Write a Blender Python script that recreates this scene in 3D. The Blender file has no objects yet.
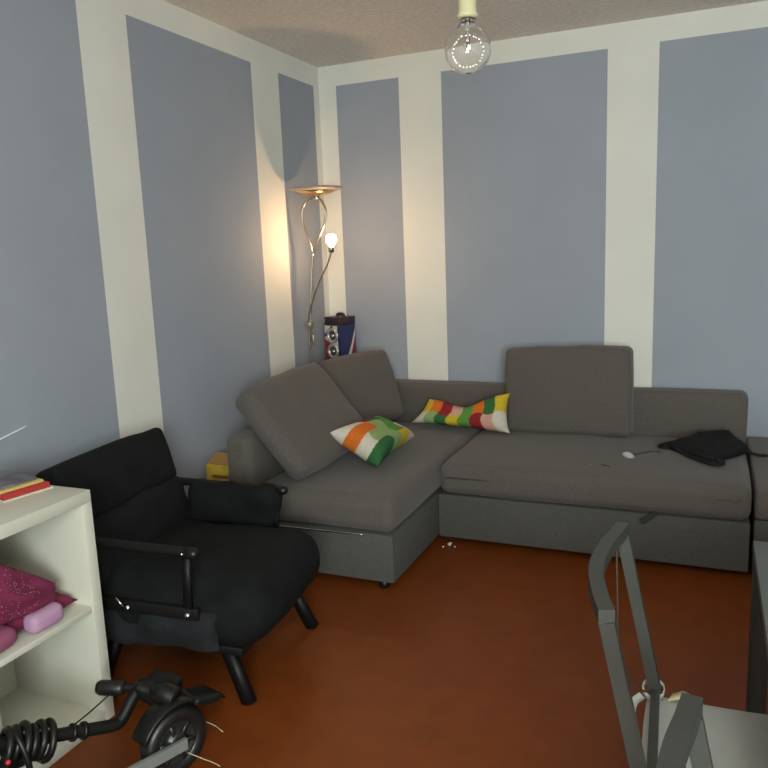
import bpy, bmesh, math, random
from mathutils import Vector, Matrix, noise

random.seed(7)
S = bpy.context.scene
COL = S.collection

# ------------------------------------------------------------------ camera
YAW, PITCH, ROLL = -0.4108, -0.1745, -0.0392
fw = Vector((math.sin(YAW)*math.cos(PITCH), math.cos(YAW)*math.cos(PITCH), math.sin(PITCH)))
rt = Vector((math.cos(YAW), -math.sin(YAW), 0)); up = rt.cross(fw)
r2 = rt*math.cos(ROLL) + up*math.sin(ROLL); u2 = up*math.cos(ROLL) - rt*math.sin(ROLL)
cd = bpy.data.cameras.new('camera'); cam = bpy.data.objects.new('camera', cd); COL.objects.link(cam)
cd.sensor_width = 36; cd.lens = 752/768*36; cd.clip_start = 0.02
cam.matrix_world = Matrix(((r2.x, u2.x, -fw.x, 0), (r2.y, u2.y, -fw.y, 0), (r2.z, u2.z, -fw.z, 1.5), (0, 0, 0, 1)))
S.camera = cam

# ------------------------------------------------------------------ world, exposure, lamp strengths
w = bpy.data.worlds.new('world'); S.world = w; w.use_nodes = True
w.node_tree.nodes['Background'].inputs[0].default_value = (0.5, 0.55, 0.6, 1)
w.node_tree.nodes['Background'].inputs[1].default_value = 0.05
S.view_settings.view_transform = 'Standard'; S.view_settings.look = 'None'
S.view_settings.exposure = 0.0; S.view_settings.gamma = 1.0; S.view_settings.use_curve_mapping = False
LAMP_BULB = 165.0        # reading bulb of the floor lamp
FILL_LAMP = 45.0        # added globe lamp, out of view behind the camera
# fill light added behind the camera for even frontal light
ld = bpy.data.lights.new('window_daylight', 'AREA'); ld.shape = 'RECTANGLE'; ld.size = 1.5; ld.size_y = 1.2; ld.energy = 150; ld.color = (0.89, 1.0, 0.97)
lo_ = bpy.data.objects.new('window_daylight', ld); COL.objects.link(lo_); lo_.location = (0.85, -1.69, 1.55); lo_.rotation_euler = (math.radians(90), 0, 0)

# ------------------------------------------------------------------ materials
MATS = {}
def mat(name, col, rough=0.6, metal=0.0, var=0.0, vscale=20, bump=0.0, bscale=200, spec=0.5, emit=0, ecol=None, trans=0.0, sheen=0.0, stretch=None, bdist=0.002):
    if name in MATS: return MATS[name]
    m = bpy.data.materials.new(name); m.use_nodes = True; nt = m.node_tree; N = nt.nodes; L = nt.links
    b = N['Principled BSDF']
    c = (*col, 1)
    b.inputs['Base Color'].default_value = c; b.inputs['Roughness'].default_value = rough; b.inputs['Metallic'].default_value = metal
    b.inputs['Specular IOR Level'].default_value = spec
    if trans: b.inputs['Transmission Weight'].default_value = trans
    if sheen: b.inputs['Sheen Weight'].default_value = sheen
    if emit:
        b.inputs['Emission Strength'].default_value = emit; b.inputs['Emission Color'].default_value = (*(ecol or col), 1)
    tc = N.new('ShaderNodeTexCoord'); src = tc.outputs['Object']
    if stretch:
        mp = N.new('ShaderNodeMapping'); mp.inputs['Scale'].default_value = stretch; L.new(src, mp.inputs[0]); src = mp.outputs[0]
    if var:
        n = N.new('ShaderNodeTexNoise'); n.inputs['Scale'].default_value = vscale; n.inputs['Detail'].default_value = 5; L.new(src, n.inputs['Vector'])
        r = N.new('ShaderNodeMapRange'); r.inputs[1].default_value = 0.3; r.inputs[2].default_value = 0.7; r.inputs[3].default_value = 1-var; r.inputs[4].default_value = 1+var
        L.new(n.outputs['Fac'], r.inputs[0])
        mx = N.new('ShaderNodeMix'); mx.data_type = 'RGBA'; mx.blend_type = 'MULTIPLY'; mx.inputs['Factor'].default_value = 1
        mx.inputs['A'].default_value = c; L.new(r.outputs[0], mx.inputs['B']); L.new(mx.outputs['Result'], b.inputs['Base Color'])
    if bump:
        n2 = N.new('ShaderNodeTexNoise'); n2.inputs['Scale'].default_value = bscale; n2.inputs['Detail'].default_value = 3; L.new(src, n2.inputs['Vector'])
        bp = N.new('ShaderNodeBump'); bp.inputs['Strength'].default_value = bump; bp.inputs['Distance'].default_value = bdist
        L.new(n2.outputs['Fac'], bp.inputs['Height']); L.new(bp.outputs[0], b.inputs['Normal'])
    MATS[name] = m; return m

M_WHITE = mat('wall_white_paint', (0.74, 0.735, 0.675), 0.75, var=0.03, vscale=3, bump=0.15, bscale=60, spec=0.25)
M_BLUE = mat('wall_blue_paint', (0.315, 0.345, 0.40), 0.7, var=0.03, vscale=3, bump=0.15, bscale=60, spec=0.3)
M_CEIL = mat('ceiling_stucco', (0.76, 0.70, 0.635), 0.9, var=0.10, vscale=38, bump=0.6, bscale=45, bdist=0.012)
M_FLOOR = mat('terracotta_floor', (0.182, 0.043, 0.0075), 0.45, var=0.10, vscale=9, bump=0.12, bscale=90, spec=0.25)
M_SOFA = mat('grey_weave', (0.112, 0.098, 0.088), 0.95, var=0.16, vscale=160, bump=0.5, bscale=420, spec=0.15, sheen=0.15)
M_SOFA2 = mat('grey_weave_darker', (0.092, 0.090, 0.082), 0.95, var=0.16, vscale=160, bump=0.5, bscale=420, spec=0.15)
M_BLACKF = mat('black_fabric', (0.0065, 0.0072, 0.0082), 0.85, var=0.3, vscale=14, bump=0.4, bscale=300, spec=0.2)
M_BLACKM = mat('black_metal', (0.006, 0.006, 0.0065), 0.5, spec=0.3)
M_BLACKP = mat('black_plastic', (0.007, 0.007, 0.007), 0.38, spec=0.4)
M_RUBBER = mat('black_rubber', (0.010, 0.010, 0.010), 0.38, bump=0.2, bscale=60, spec=0.5)
M_CHROME = mat('chrome', (0.75, 0.75, 0.74), 0.18, 1.0)
M_BRUSH = mat('brushed_steel', (0.40, 0.36, 0.31), 0.28, 1.0)
M_BRASS = mat('warm_brass', (0.62, 0.42, 0.22), 0.28, 1.0)
M_SHELF = mat('white_laminate', (0.66, 0.65, 0.56), 0.45, var=0.02, vscale=5)
M_GREYM = mat('grey_painted_metal', (0.052, 0.055, 0.049), 0.42, 0.25, var=0.08, vscale=8)
M_TABLE = mat('grey_table_top', (0.115, 0.125, 0.122), 0.35, var=0.05, vscale=6)
M_PAD = mat('white_seat_cloth', (0.42, 0.435, 0.415), 0.8, var=0.05, vscale=12, bump=0.2, bscale=200)
M_CREAM = mat('cream_cloth', (0.66, 0.60, 0.36), 0.8)
M_IVORY = mat('ivory_plastic', (0.60, 0.56, 0.34), 0.4)
M_GLASS = mat('clear_glass', (1, 1, 1), 0.0, trans=1.0, spec=0.5)
M_MAG = mat('magenta_cloth', (0.17, 0.012, 0.055), 0.8, var=0.15, vscale=12, bump=0.3, bscale=150)
M_MAUVE = mat('mauve_cloth', (0.26, 0.07, 0.14), 0.85, var=0.1, vscale=12)
M_LILAC = mat('lilac_cloth', (0.46, 0.27, 0.42), 0.85, var=0.05, vscale=12)
M_RED = mat('red_cover', (0.42, 0.03, 0.03), 0.5)
M_YELLOW = mat('yellow_card', (0.56, 0.37, 0.04), 0.6, var=0.2, vscale=25)
M_PAPER = mat('paper', (0.62, 0.58, 0.46), 0.8)
M_DEBRIS = mat('pale_crumb', (0.6, 0.58, 0.5), 0.8)

# ------------------------------------------------------------------ helpers
def tag(o, label=None, cat=None, group=None, kind=None):
    if label: o['label'] = label
    if cat: o['category'] = cat
    if group: o['group'] = group
    if kind: o['kind'] = kind
    return o
def empty(name, loc, label, cat, group=None, rz=0):
    o = bpy.data.objects.new(name, None); COL.objects.link(o); o.location = loc; o.rotation_euler = (0, 0, rz)
    o.empty_display_size = 0.1
    return tag(o, label, cat, group)
def obj(name, bm, m, parent=None, smooth=True, world=True, angle=None):
    """bm is in world coordinates when world=True (then shifted to the parent's frame)."""
    me = bpy.data.meshes.new(name); bmesh.ops.recalc_face_normals(bm, faces=bm.faces[:]); bm.to_mesh(me); bm.free()
    for x in (m if isinstance(m, (list, tuple)) else [m]): me.materials.append(x)
    if smooth: me.polygons.foreach_set('use_smooth', [True]*len(me.polygons))
    if angle: me.set_sharp_from_angle(angle=math.radians(angle))
    o = bpy.data.objects.new(name, me); COL.objects.link(o)
    if parent:
        o.parent = parent
        if world:
            P = Matrix.Identity(4); q = parent
            while q: P = Matrix.LocRotScale(q.location, q.rotation_euler, q.scale) @ P; q = q.parent
            me.transform(P.inverted())
    else:
        lo = Vector([min(v.co[i] for v in me.vertices) for i in range(3)]); hi = Vector([max(v.co[i] for v in me.vertices) for i in range(3)])
        base = Vector(((lo.x+hi.x)/2, (lo.y+hi.y)/2, lo.z)); me.transform(Matrix.Translation(-base)); o.location = base
    return o
def NB(): return bmesh.new()
def box(bm, x0, x1, y0, y1, z0, z1, bev=0.0, seg=2, M=None):
    t = bmesh.new(); bmesh.ops.create_cube(t, size=1)
    for v in t.verts: v.co = Vector(((x0+x1)/2+v.co.x*(x1-x0), (y0+y1)/2+v.co.y*(y1-y0), (z0+z1)/2+v.co.z*(z1-z0)))
    if bev: bmesh.ops.bevel(t, geom=t.edges[:]+t.verts[:], offset=bev, segments=seg, profile=0.5, affect='EDGES')
    return merge(bm, t, M)
def merge(bm, t, M=None):
    if M is not None: bmesh.ops.transform(t, matrix=M, verts=t.verts[:])
    vs = {v: bm.verts.new(v.co) for v in t.verts}
    for f in t.faces:
        try: g = bm.faces.new([vs[v] for v in f.verts]); g.material_index = f.material_index
        except ValueError: pass
    t.free(); return bm
def softbox(bm, c, h, r, puff=0.0, wr=0.0, wsc=4.0, seed=0, M=None, n=7, k=4, sag=0.0):
    """rounded, slightly puffed upholstery block; c centre, h half sizes, r corner radius"""
    t = bmesh.new()
    def axis(hh):
        rr = min(r, hh*0.98); a = [-hh+rr*(1-math.cos(math.pi/2*i/k)) for i in range(k+1)]
        a = [-hh+rr*i/k for i in range(k)]
        mid = [-(hh-rr)+2*(hh-rr)*i/n for i in range(n+1)]
        return a+mid+[-x for x in reversed(a)]
    A = [axis(h[0]), axis(h[1]), axis(h[2])]
    V = {}
    def vert(i, j, l):
        key = (i, j, l)
        if key in V: return V[key]
        p = Vector((A[0][i], A[1][j], A[2][l]))
        inn = Vector([max(-(h[q]-min(r, h[q]*.98)), min(h[q]-min(r, h[q]*.98), p[q])) for q in range(3)])
        d = p-inn
        if d.length > 1e-9:
            rr = [min(r, h[q]*.98) for q in range(3)]
            e = Vector([d[q]/rr[q] for q in range(3)]); e.normalize()
            nrm = e.copy(); p = inn+Vector([e[q]*rr[q] for q in range(3)])
        u = [p[q]/h[q] for q in range(3)]
        if puff:
            e = d.normalized()
            for q in range(3):
                o1, o2 = (q+1) % 3, (q+2) % 3
                p[q] += e[q]*abs(e[q])*puff*(1-u[o1]**2)*(1-u[o2]**2)*1.0
        if wr:
            e = d.normalized(); p += e*wr*noise.noise(Vector((p.x*wsc+seed*3.1, p.y*wsc, p.z*wsc)))
        if sag: p.z -= sag*(1-u[0]**2)*(1-u[1]**2)
        V[key] = t.verts.new(p); return V[key]
    n0, n1, n2 = len(A[0])-1, len(A[1])-1, len(A[2])-1
    for i in range(n0):
        for j in range(n1):
            for l in (0, n2): t.faces.new((vert(i, j, l), vert(i+1, j, l), vert(i+1, j+1, l), vert(i, j+1, l)))
    for i in range(n0):
        for l in range(n2):
            for j in (0, n1): t.faces.new((vert(i, j, l), vert(i+1, j, l), vert(i+1, j, l+1), vert(i, j, l+1)))
    for j in range(n1):
        for l in range(n2):
            for i in (0, n0): t.faces.new((vert(i, j, l), vert(i, j+1, l), vert(i, j+1, l+1), vert(i, j, l+1)))
    for v in t.verts: v.co += Vector(c)
    return merge(bm, t, M)
def sbox(bm, x0, x1, y0, y1, z0, z1, r, **kw):
    return softbox(bm, ((x0+x1)/2, (y0+y1)/2, (z0+z1)/2), ((x1-x0)/2, (y1-y0)/2, (z1-z0)/2), r, **kw)
def spline(pts, n=8):
    P = [Vector(p) for p in pts]; out = []
    if len(P) == 2: return P
    Q = [2*P[0]-P[1]]+P+[2*P[-1]-P[-2]]
    for i in range(1, len(Q)-2):
        a, b, c, d = Q[i-1], Q[i], Q[i+1], Q[i+2]
        for s in range(n):
            t = s/n
            out.append(0.5*((2*b)+(c-a)*t+(2*a-5*b+4*c-d)*t*t+(3*b-a-3*c+d)*t**3))
    out.append(P[-1]); return out
def circ(r, n=12): return [(r*math.cos(2*math.pi*i/n), r*math.sin(2*math.pi*i/n)) for i in range(n)]
def rect(a, b): return [(-a/2, -b/2), (a/2, -b/2), (a/2, b/2), (-a/2, b/2)]
def sweep(bm, path, prof, upv=(0, 0, 1), taper=None, closed=False):
    P = [Vector(p) for p in path]; n = len(P); rings = []; U = Vector(upv); prev = None
    for i, p in enumerate(P):
        if closed: t = (P[(i+1) % n]-P[i-1]).normalized()
        else: t = (P[min(i+1, n-1)]-P[max(i-1, 0)]).normalized()
        s = U.cross(t)
        if s.length < 0.05: s = prev if prev is not None else Vector((1, 0, 0)).cross(t)
        s.normalize(); prev = s; u = t.cross(s)
        k = taper(i/(n-1)) if taper else 1
        rings.append([bm.verts.new(p+s*a*k+u*b*k) for a, b in prof])
    m = len(prof)
    for i in range(n if closed else n-1):
        A, B = rings[i], rings[(i+1) % n]
        for j in range(m): bm.faces.new((A[j], A[(j+1) % m], B[(j+1) % m], B[j]))
    if not closed: bm.faces.new(rings[0]); bm.faces.new(list(reversed(rings[-1])))
    return bm
def tube(bm, pts, r, n=10, smooth=True, **kw): return sweep(bm, spline(pts) if smooth and len(pts) > 2 else pts, circ(r, n), **kw)
def lathe(bm, prof, n=28, M=None, cap=True):
    t = bmesh.new(); rings = []
    for r, z in prof: rings.append([t.verts.new((r*math.cos(2*math.pi*i/n), r*math.sin(2*math.pi*i/n), z)) for i in range(n)] if r > 1e-6 else [t.verts.new((0, 0, z))])
    for a, b in zip(rings, rings[1:]):
        for i in range(n):
            j = (i+1) % n
            if len(a) == 1 and len(b) == 1: continue
            if len(a) == 1: t.faces.new((a[0], b[i], b[j]))
            elif len(b) == 1: t.faces.new((a[i], a[j], b[0]))
            else: t.faces.new((a[i], a[j], b[j], b[i]))
    if cap:
        if len(rings[0]) > 1: t.faces.new(rings[0])
        if len(rings[-1]) > 1: t.faces.new(list(reversed(rings[-1])))
    return merge(bm, t, M)
def to(p, z=(0, 0, 1)):
    """matrix placing local +z along z at p"""
    q = Vector((0, 0, 1)).rotation_difference(Vector(z)); return Matrix.Translation(Vector(p)) @ q.to_matrix().to_4x4()
def pillow(bm, c4, thick, n=22, colour=None, pinch=0.06, edge=None, power=0.5, wr=0.0, seed=0):
    """stuffed pillow whose seam runs through the four corners c4 (a,b,c,d counter-clockwise)"""
    a, b, c, d = [Vector(p) for p in c4]; nrm = (c-a).cross(d-b).normalized(); cen = (a+b+c+d)/4
    top, bot = {}, {}
    for i in range(n+1):
        for j in range(n+1):
            u, v = i/n, j/n; U, V = 2*u-1, 2*v-1
            p = a*(1-u)*(1-v)+b*u*(1-v)+c*u*v+d*(1-u)*v
            # seams pull in between the corners
            pu = (c+b-a-d)/2; pv = (d+c-a-b)/2
            p -= pu*U*pinch*(1-V*V)*abs(U)**2*1.0; p -= pv*V*pinch*(1-U*U)*abs(V)**2
            if edge: p += edge(u, v)
            h = thick/2*(max(0, (1-U**4)*(1-V**4)))**power
            wv = wr*noise.noise(Vector((u*4+seed, v*4, seed)))*(1-U**4)*(1-V**4)
            rim = i in (0, n) or j in (0, n)
            top[i, j] = bm.verts.new(p+nrm*(h+wv)); bot[i, j] = top[i, j] if rim else bm.verts.new(p-nrm*(h*0.9))
    for i in range(n):
        for j in range(n):
            f = bm.faces.new((top[i, j], top[i+1, j], top[i+1, j+1], top[i, j+1])); g = bm.faces.new((bot[i, j], bot[i, j+1], bot[i+1, j+1], bot[i+1, j]))
            if colour: f.material_index = g.material_index = colour((i+.5)/n, (j+.5)/n)
    return bm

# ------------------------------------------------------------------ room shell
XL, XR, YF, YB, H, PT = -2.333, 2.25, -1.75, 4.5, 2.665, 2.54
def painted_wall(name, cuts, horiz, fixed, lo, hi, inward):
    """wall of rectangular painted fields; cuts = (start, end) of the blue fields along the wall, T thick slab behind"""
    bm = NB(); T = 0.12
    us = sorted({lo, hi, *[v for c in cuts for v in c]}); zs = [0, 0.12, PT, H]
    vv = {}
    def vt(u, z, back=False):
        k = (u, z, back)
        if k not in vv:
            f = fixed-(inward*T if back else 0)
            vv[k] = bm.verts.new((u, f, z) if horiz else (f, u, z))
        return vv[k]
    for u0, u1 in zip(us, us[1:]):
        for k in range(3):
            f = bm.faces.new((vt(u0, zs[k]), vt(u1, zs[k]), vt(u1, zs[k+1]), vt(u0, zs[k+1])))
            f.material_index = 1 if k == 1 and any(c[0] <= u0+1e-6 and u1 <= c[1]+1e-6 for c in cuts) else 0
    # back and edges
    bm.faces.new((vt(lo, 0, True), vt(lo, H, True), vt(hi, H, True), vt(hi, 0, True)))
    bm.faces.new([vt(u, H) for u in us]+[vt(hi, H, True), vt(lo, H, True)])
    bm.faces.new([vt(u, 0) for u in us]+[vt(hi, 0, True), vt(lo, 0, True)])
    bm.faces.new([vt(lo, z) for z in zs]+[vt(lo, H, True), vt(lo, 0, True)]); bm.faces.new([vt(hi, z) for z in zs]+[vt(hi, H, True), vt(hi, 0, True)])
    return tag(obj(name, bm, [M_WHITE, M_BLUE], smooth=False), kind='structure')
painted_wall('wall_back', [(-2.212, -1.785), (-1.512, -0.552), (-0.286, 0.67), (0.94, 1.9)], True, YB, XL, XR, -1)
painted_wall('wall_left', [(3.998, 4.425), (2.745, 3.71), (1.49, 2.461), (0.24, 1.21), (-1.0, -0.04)], False, XL, YF, YB, 1)
painted_wall('wall_right', [(3.2, 4.2), (1.9, 2.9), (0.6, 1.6), (-0.7, 0.3)], False, XR, YF, YB, -1)
painted_wall('wall_front', [(-2.0, -1.0), (-0.7, 0.3), (0.6, 1.6)], True, YF, XL, XR, 1)
b = NB(); box(b, XL-.12, XR+.12, YF-.12, YB+.12, -0.1, 0); tag(obj('floor', b, M_FLOOR, smooth=False), kind='structure')
b = NB(); box(b, XL-.12, XR+.12, YF-.12, YB+.12, H, H+0.1); tag(obj('ceiling', b, M_CEIL, smooth=False), kind='structure')

# added window, unseen behind the camera, to go with the fill light
WN = NB(); box(WN, 0.1, 1.6, -1.735, -1.725, 0.95, 2.15); wn = tag(obj('window_1', WN, mat('pale_pane', (0.7, 0.75, 0.78), 0.15), smooth=False), kind='structure')
for q in ((0.04, 0.10, 0.89, 2.21), (1.60, 1.66, 0.89, 2.21), (0.10, 1.60, 0.89, 0.95), (0.10, 1.60, 2.15, 2.21)):
    WN = NB(); box(WN, q[0], q[1], -1.75, -1.705, q[2], q[3], 0.004); obj('window_frame', WN, M_SHELF, wn, angle=40)

# globe lamp added out of view behind the camera to brighten the room
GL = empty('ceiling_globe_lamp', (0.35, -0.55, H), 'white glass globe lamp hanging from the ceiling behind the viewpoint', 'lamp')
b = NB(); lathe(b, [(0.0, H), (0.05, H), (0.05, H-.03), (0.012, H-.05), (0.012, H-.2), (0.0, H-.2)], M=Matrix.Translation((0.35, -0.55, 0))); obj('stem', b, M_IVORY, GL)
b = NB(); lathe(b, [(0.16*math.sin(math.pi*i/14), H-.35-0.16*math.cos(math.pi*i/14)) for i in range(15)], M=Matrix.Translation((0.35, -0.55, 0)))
obj('globe', b, mat('lit_opal_glass', (1, 1, 1), 0.4, emit=FILL_LAMP, ecol=(1.0, 1.0, 0.92)), GL)

# ------------------------------------------------------------------ corner sofa
SOFA = empty('corner_sofa', (-0.94, 3.9, 0), 'grey woven corner sofa with chaise and low back, loose cushions on it', 'sofa')
b = NB(); box(b, -2.08, -1.248, 2.89, 4.33, 0.035, 0.262, 0.012); obj('chaise_base', b, M_SOFA2, SOFA, angle=40)
b = NB(); sbox(b, -1.965, -1.243, 2.88, 4.34, 0.266, 0.432, 0.05, puff=0.012, wr=0.006, n=9); CS = obj('chaise_seat', b, M_SOFA, SOFA)
b = NB(); tube(b, [(-1.965, 2.880, 0.235), (-1.95, 2.868, 0.254), (-1.86, 2.864, 0.256), (-1.50, 2.864, 0.262), (-1.38, 2.868, 0.263)], 0.0045, 8); tag(obj('trim_rod', b, M_CHROME, SOFA), 'thin chrome rod along the chaise seam')
b = NB(); box(b, -1.246, 0.20, 3.492, 4.33, 0.035, 0.266, 0.012); obj('bench_base', b, M_SOFA2, SOFA, angle=40)
b = NB(); sbox(b, -1.236, 0.198, 3.478, 4.345, 0.270, 0.432, 0.045, puff=0.012, wr=0.006, n=11, seed=3); BS = obj('bench_seat', b, M_SOFA, SOFA)
b = NB(); sweep(b, [(-1.20, 3.476, 0.362), (-0.5, 3.473, 0.365), (0.16, 3.476, 0.368)], circ(0.004, 6)); obj('piping', b, M_SOFA2, BS)
b = NB(); M0 = Matrix.Translation((-0.21, 3.483, 0.262)) @ Matrix.Rotation(math.radians(52), 4, 'Y'); box(b, -0.013, 0.013, -0.008, 0.004, -0.055, 0.025, 0.003, M=M0); tag(obj('pull_strap', b, mat('dark_strap', (0.035, 0.033, 0.03), 0.9), SOFA), 'dark fabric pull strap')
b = NB(); sbox(b, -2.08, 0.212, 4.335, 4.475, 0.035, 0.682, 0.035, wr=0.006, n=12); obj('backrest', b, M_SOFA, SOFA)
b = NB(); sbox(b, -2.108, -1.962, 2.885, 4.25, 0.035, 0.662, 0.045, wr=0.006, n=9); obj('armrest', b, M_SOFA, SOFA)
for x, y in ((-1.31, 2.925), (-2.0, 2.98), (-1.33, 4.2), (-2.0, 4.38), (0.12, 3.66), (0.12, 4.38)):
    b = NB(); lathe(b, [(0.018, 0), (0.024, 0.004), (0.026, 0.04)], 16, Matrix.Translation((x, y, 0))); obj('foot', b, M_BLACKP, SOFA)

OT = empty('sofa_ottoman', (0.62, 3.97, 0), 'grey woven seat-high ottoman block beside the right end of the sofa', 'ottoman')
b = NB(); box(b, 0.214, 1.02, 3.50, 4.44, 0.035, 0.28, 0.012); obj('base', b, M_SOFA2, OT, angle=40)
b = NB(); sbox(b, 0.214, 1.02, 3.49, 4.45, 0.284, 0.428, 0.018, wr=0.005, seed=8); obj('seat', b, M_SOFA, OT)
for x, y in ((0.29, 3.58), (0.95, 3.58), (0.29, 4.36), (0.95, 4.36)):
    b = NB(); lathe(b, [(0.018, 0), (0.024, 0.004), (0.026, 0.04)], 16, Matrix.Translation((x, y, 0))); obj('foot', b, M_BLACKP, OT)

def cushion(label, p0, xdir, ydir, wid, hei, th, seed, rad=0.04, puff=0.014):
    """p0: middle of the bottom edge of the back face; xdir along width; ydir up the face"""
    X = Vector(xdir).normalized(); Y = Vector(ydir); Y = (Y-X*Y.dot(X)).normalized(); Z = X.cross(Y)
    M = Matrix((( X.x, Y.x, Z.x, p0[0]), (X.y, Y.y, Z.y, p0[1]), (X.z, Y.z, Z.z, p0[2]), (0, 0, 0, 1)))
    b = NB(); softbox(b, (0, hei/2, th/2), (wid/2, hei/2, th/2), rad, puff=puff, wr=0.014, wsc=5, seed=seed, M=M, n=9)
    return tag(obj('sofa_cushion', b, M_SOFA), label, 'cushion', 'loose grey back cushions')
cushion('large grey back cushion leaning on the sofa armrest at a slant', (-1.755, 3.29, 0.446), (0.05, 0.99, 0.06), (-0.55, 0.20, 0.66), 0.70, 0.51, 0.13, 1, 0.05)
cushion('large grey back cushion standing in the corner of the sofa, partly behind another', (-1.895, 4.07, 0.452), (0.62, 0.78, 0.08), (-0.38, 0.12, 0.9), 0.45, 0.435, 0.11, 2, 0.03)
cushion('large grey back cushion standing alone against the straight sofa back', (-0.715, 4.315, 0.438), (1, 0, 0.012), (0, 0.05, 1), 0.69, 0.485, 0.135, 5, 0.03, 0.01)

# colourful pillows ---------------------------------------------------
PAL = {'w': (0.62, 0.56, 0.47), 'o': (0.62, 0.15, 0.02), 'g': (0.035, 0.13, 0.045), 'l': (0.27, 0.38, 0.15), 'y': (0.60, 0.43, 0.03), 'r': (0.26, 0.02, 0.025), 'p': (0.60, 0.33, 0.26), 'm': (0.10, 0.26, 0.05)}
PK = list(PAL); PM = [mat('pillow_'+k, PAL[k], 0.9, var=0.06, vscale=60, bump=0.2, bscale=300, spec=0.2) for k in PK]
def petals(rows, nu, nv, bow=0.16, slant=0.0, bow2=0.0):
    """rows of bowed cells; slant shears the columns, bow curves their edges"""
    def f(u, v):
        x = u*nu+slant*(v-0.5)+bow*math.sin(math.pi*2*v); y = v*nv+bow2*math.sin(math.pi*u*nu)
        return PK.index(rows[int(max(0, min(nv-1, math.floor(y))))][int(max(0, min(nu-1, math.floor(x))))])
    return f
# rows run from the near edge to the far edge
b = NB(); pillow(b, [(-1.715, 3.235, 0.622), (-1.44, 3.20, 0.478), (-1.48, 3.80, 0.480), (-1.645, 3.60, 0.612)], 0.15, n=96,
       colour=petals(['wowg', 'wolg', 'rlll', 'gmmy', 'lgww'], 4, 5, 0.12, 0.0, 0.22), pinch=0.08)
tag(obj('throw_pillow', b, PM), 'patterned throw pillow lying tilted on the chaise against the slanted grey cushion', 'pillow', 'multicoloured patterned throw pillows')
def sagtop(u, v): return Vector((0, 0, -0.06*v*math.exp(-((u-0.47)/0.26)**2)))
b = NB(); pillow(b, [(-1.64, 4.16, 0.468), (-1.02, 4.12, 0.446), (-1.03, 4.175, 0.672), (-1.535, 4.20, 0.612)], 0.15, n=96,
       colour=petals(['wlgymrpw', 'yorpmogy'], 8, 2, 0.18, 0.55, 0.10), pinch=0.04, edge=sagtop)
tag(obj('throw_pillow', b, PM), 'patterned throw pillow slumped upright against the low sofa back', 'pillow', 'multicoloured patterned throw pillows')

# black bag and small things on the seat -------------------------------
BAG = empty('backpack', (0.03, 4.05, 0.43), 'flattened black backpack with loose straps lying on the sofa seat', 'backpack')
b = NB(); ZS = 0.447
outl = [(-0.185, 4.02), (-0.12, 4.10), (-0.05, 4.22), (0.05, 4.26), (0.15, 4.25), (0.175, 4.15), (0.215, 4.07), (0.20, 4.01), (0.13, 3.90), (0.05, 3.82), (-0.03, 3.85), (-0.11, 3.93)]
cen = Vector((0.04, 4.04, 0)); OU = spline([(x, y, 0) for x, y in outl+outl[:1]], 5)[:-1]; nr = 9; rings = []
for k in range(nr+1):
    s = k/nr; ring = []
    for p in OU:
        q = cen+(p-cen)*s; h = 0.075*(1-s**3)**0.6*(0.8+0.5*noise.noise(Vector((q.x*9, q.y*9, 2))))+0.012*(1-s)*noise.noise(Vector((q.x*30, q.y*30, 0)))
        h += 0.12*max(0, (q.y-4.05))*(1-s**4)
        ring.append(b.verts.new((q.x, q.y, ZS+max(0, h)))) if k else None
    rings.append(ring if k else [b.verts.new((cen.x, cen.y, ZS+0.08))])
n = len(OU)
for i in range(n): b.faces.new((rings[0][0], rings[1][i], rings[1][(i+1) % n]))
for k in range(1, nr):
    for i in range(n): b.faces.new((rings[k][i], rings[k+1][i], rings[k+1][(i+1) % n], rings[k][(i+1) % n]))
b.faces.new(rings[nr])
MB = mat('black_nylon', (0.006, 0.006, 0.006), 0.75, bump=0.4, bscale=120, spec=0.3)
obj('body', b, MB, BAG)
for pts, wd in (([(-0.13, 3.99, .46), (-0.08, 3.90, .452), (0.0, 3.80, .45), (0.055, 3.755, .449), (0.08, 3.775, .452), (0.07, 3.82, .46)], 0.034),
                ([(0.16, 4.08, .49), (0.20, 4.0, .46), (0.25, 3.985, .447), (0.285, 4.0, .445)], 0.03),
                ([(-0.14, 4.06, .47), (-0.19, 4.03, .462), (-0.205, 4.0, .455), (-0.16, 3.985, .455)], 0.025)):
    b = NB(); sweep(b, spline(pts), rect(wd, 0.008)); obj('strap', b, MB, BAG)
WT = empty('crumpled_wad', (-0.345, 3.85, 0.43), 'small crumpled white wad with a thin dark lead on the sofa seat', 'wad')
b = NB(); t = bmesh.new(); bmesh.ops.create_icosphere(t, subdivisions=3, radius=0.022)
for v in t.verts: v.co = Vector((v.co.x*1.35, v.co.y*0.8, v.co.z*0.75))*(1+0.5*noise.noise(v.co*45))
merge(b, t, Matrix.Translation((-0.345, 3.79, 0.456))); obj('wad', b, M_PAD, WT)
b = NB(); tube(b, [(-0.33, 3.80, .452), (-0.29, 3.87, .449), (-0.24, 3.93, .447), (-0.2, 3.92, .447)], 0.0018, 6); obj('lead', b, M_BLACKP, WT)
for i, (x, y, lab) in enumerate(((-0.515, 3.595, 'small bent metal clip on the sofa seat near its front edge'), (-0.43, 3.60, 'tiny dark pin lying on the sofa seat near its front edge'))):
    b = NB(); tube(b, [(x-.02, y+.015, .449), (x, y, .451), (x+.022, y-.008, .449), (x+.012, y+.018, .449)][:4-i], 0.0022, 6); tag(obj('hair_clip', b, M_BRUSH if i == 0 else M_BLACKP), lab, 'clip')

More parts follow.
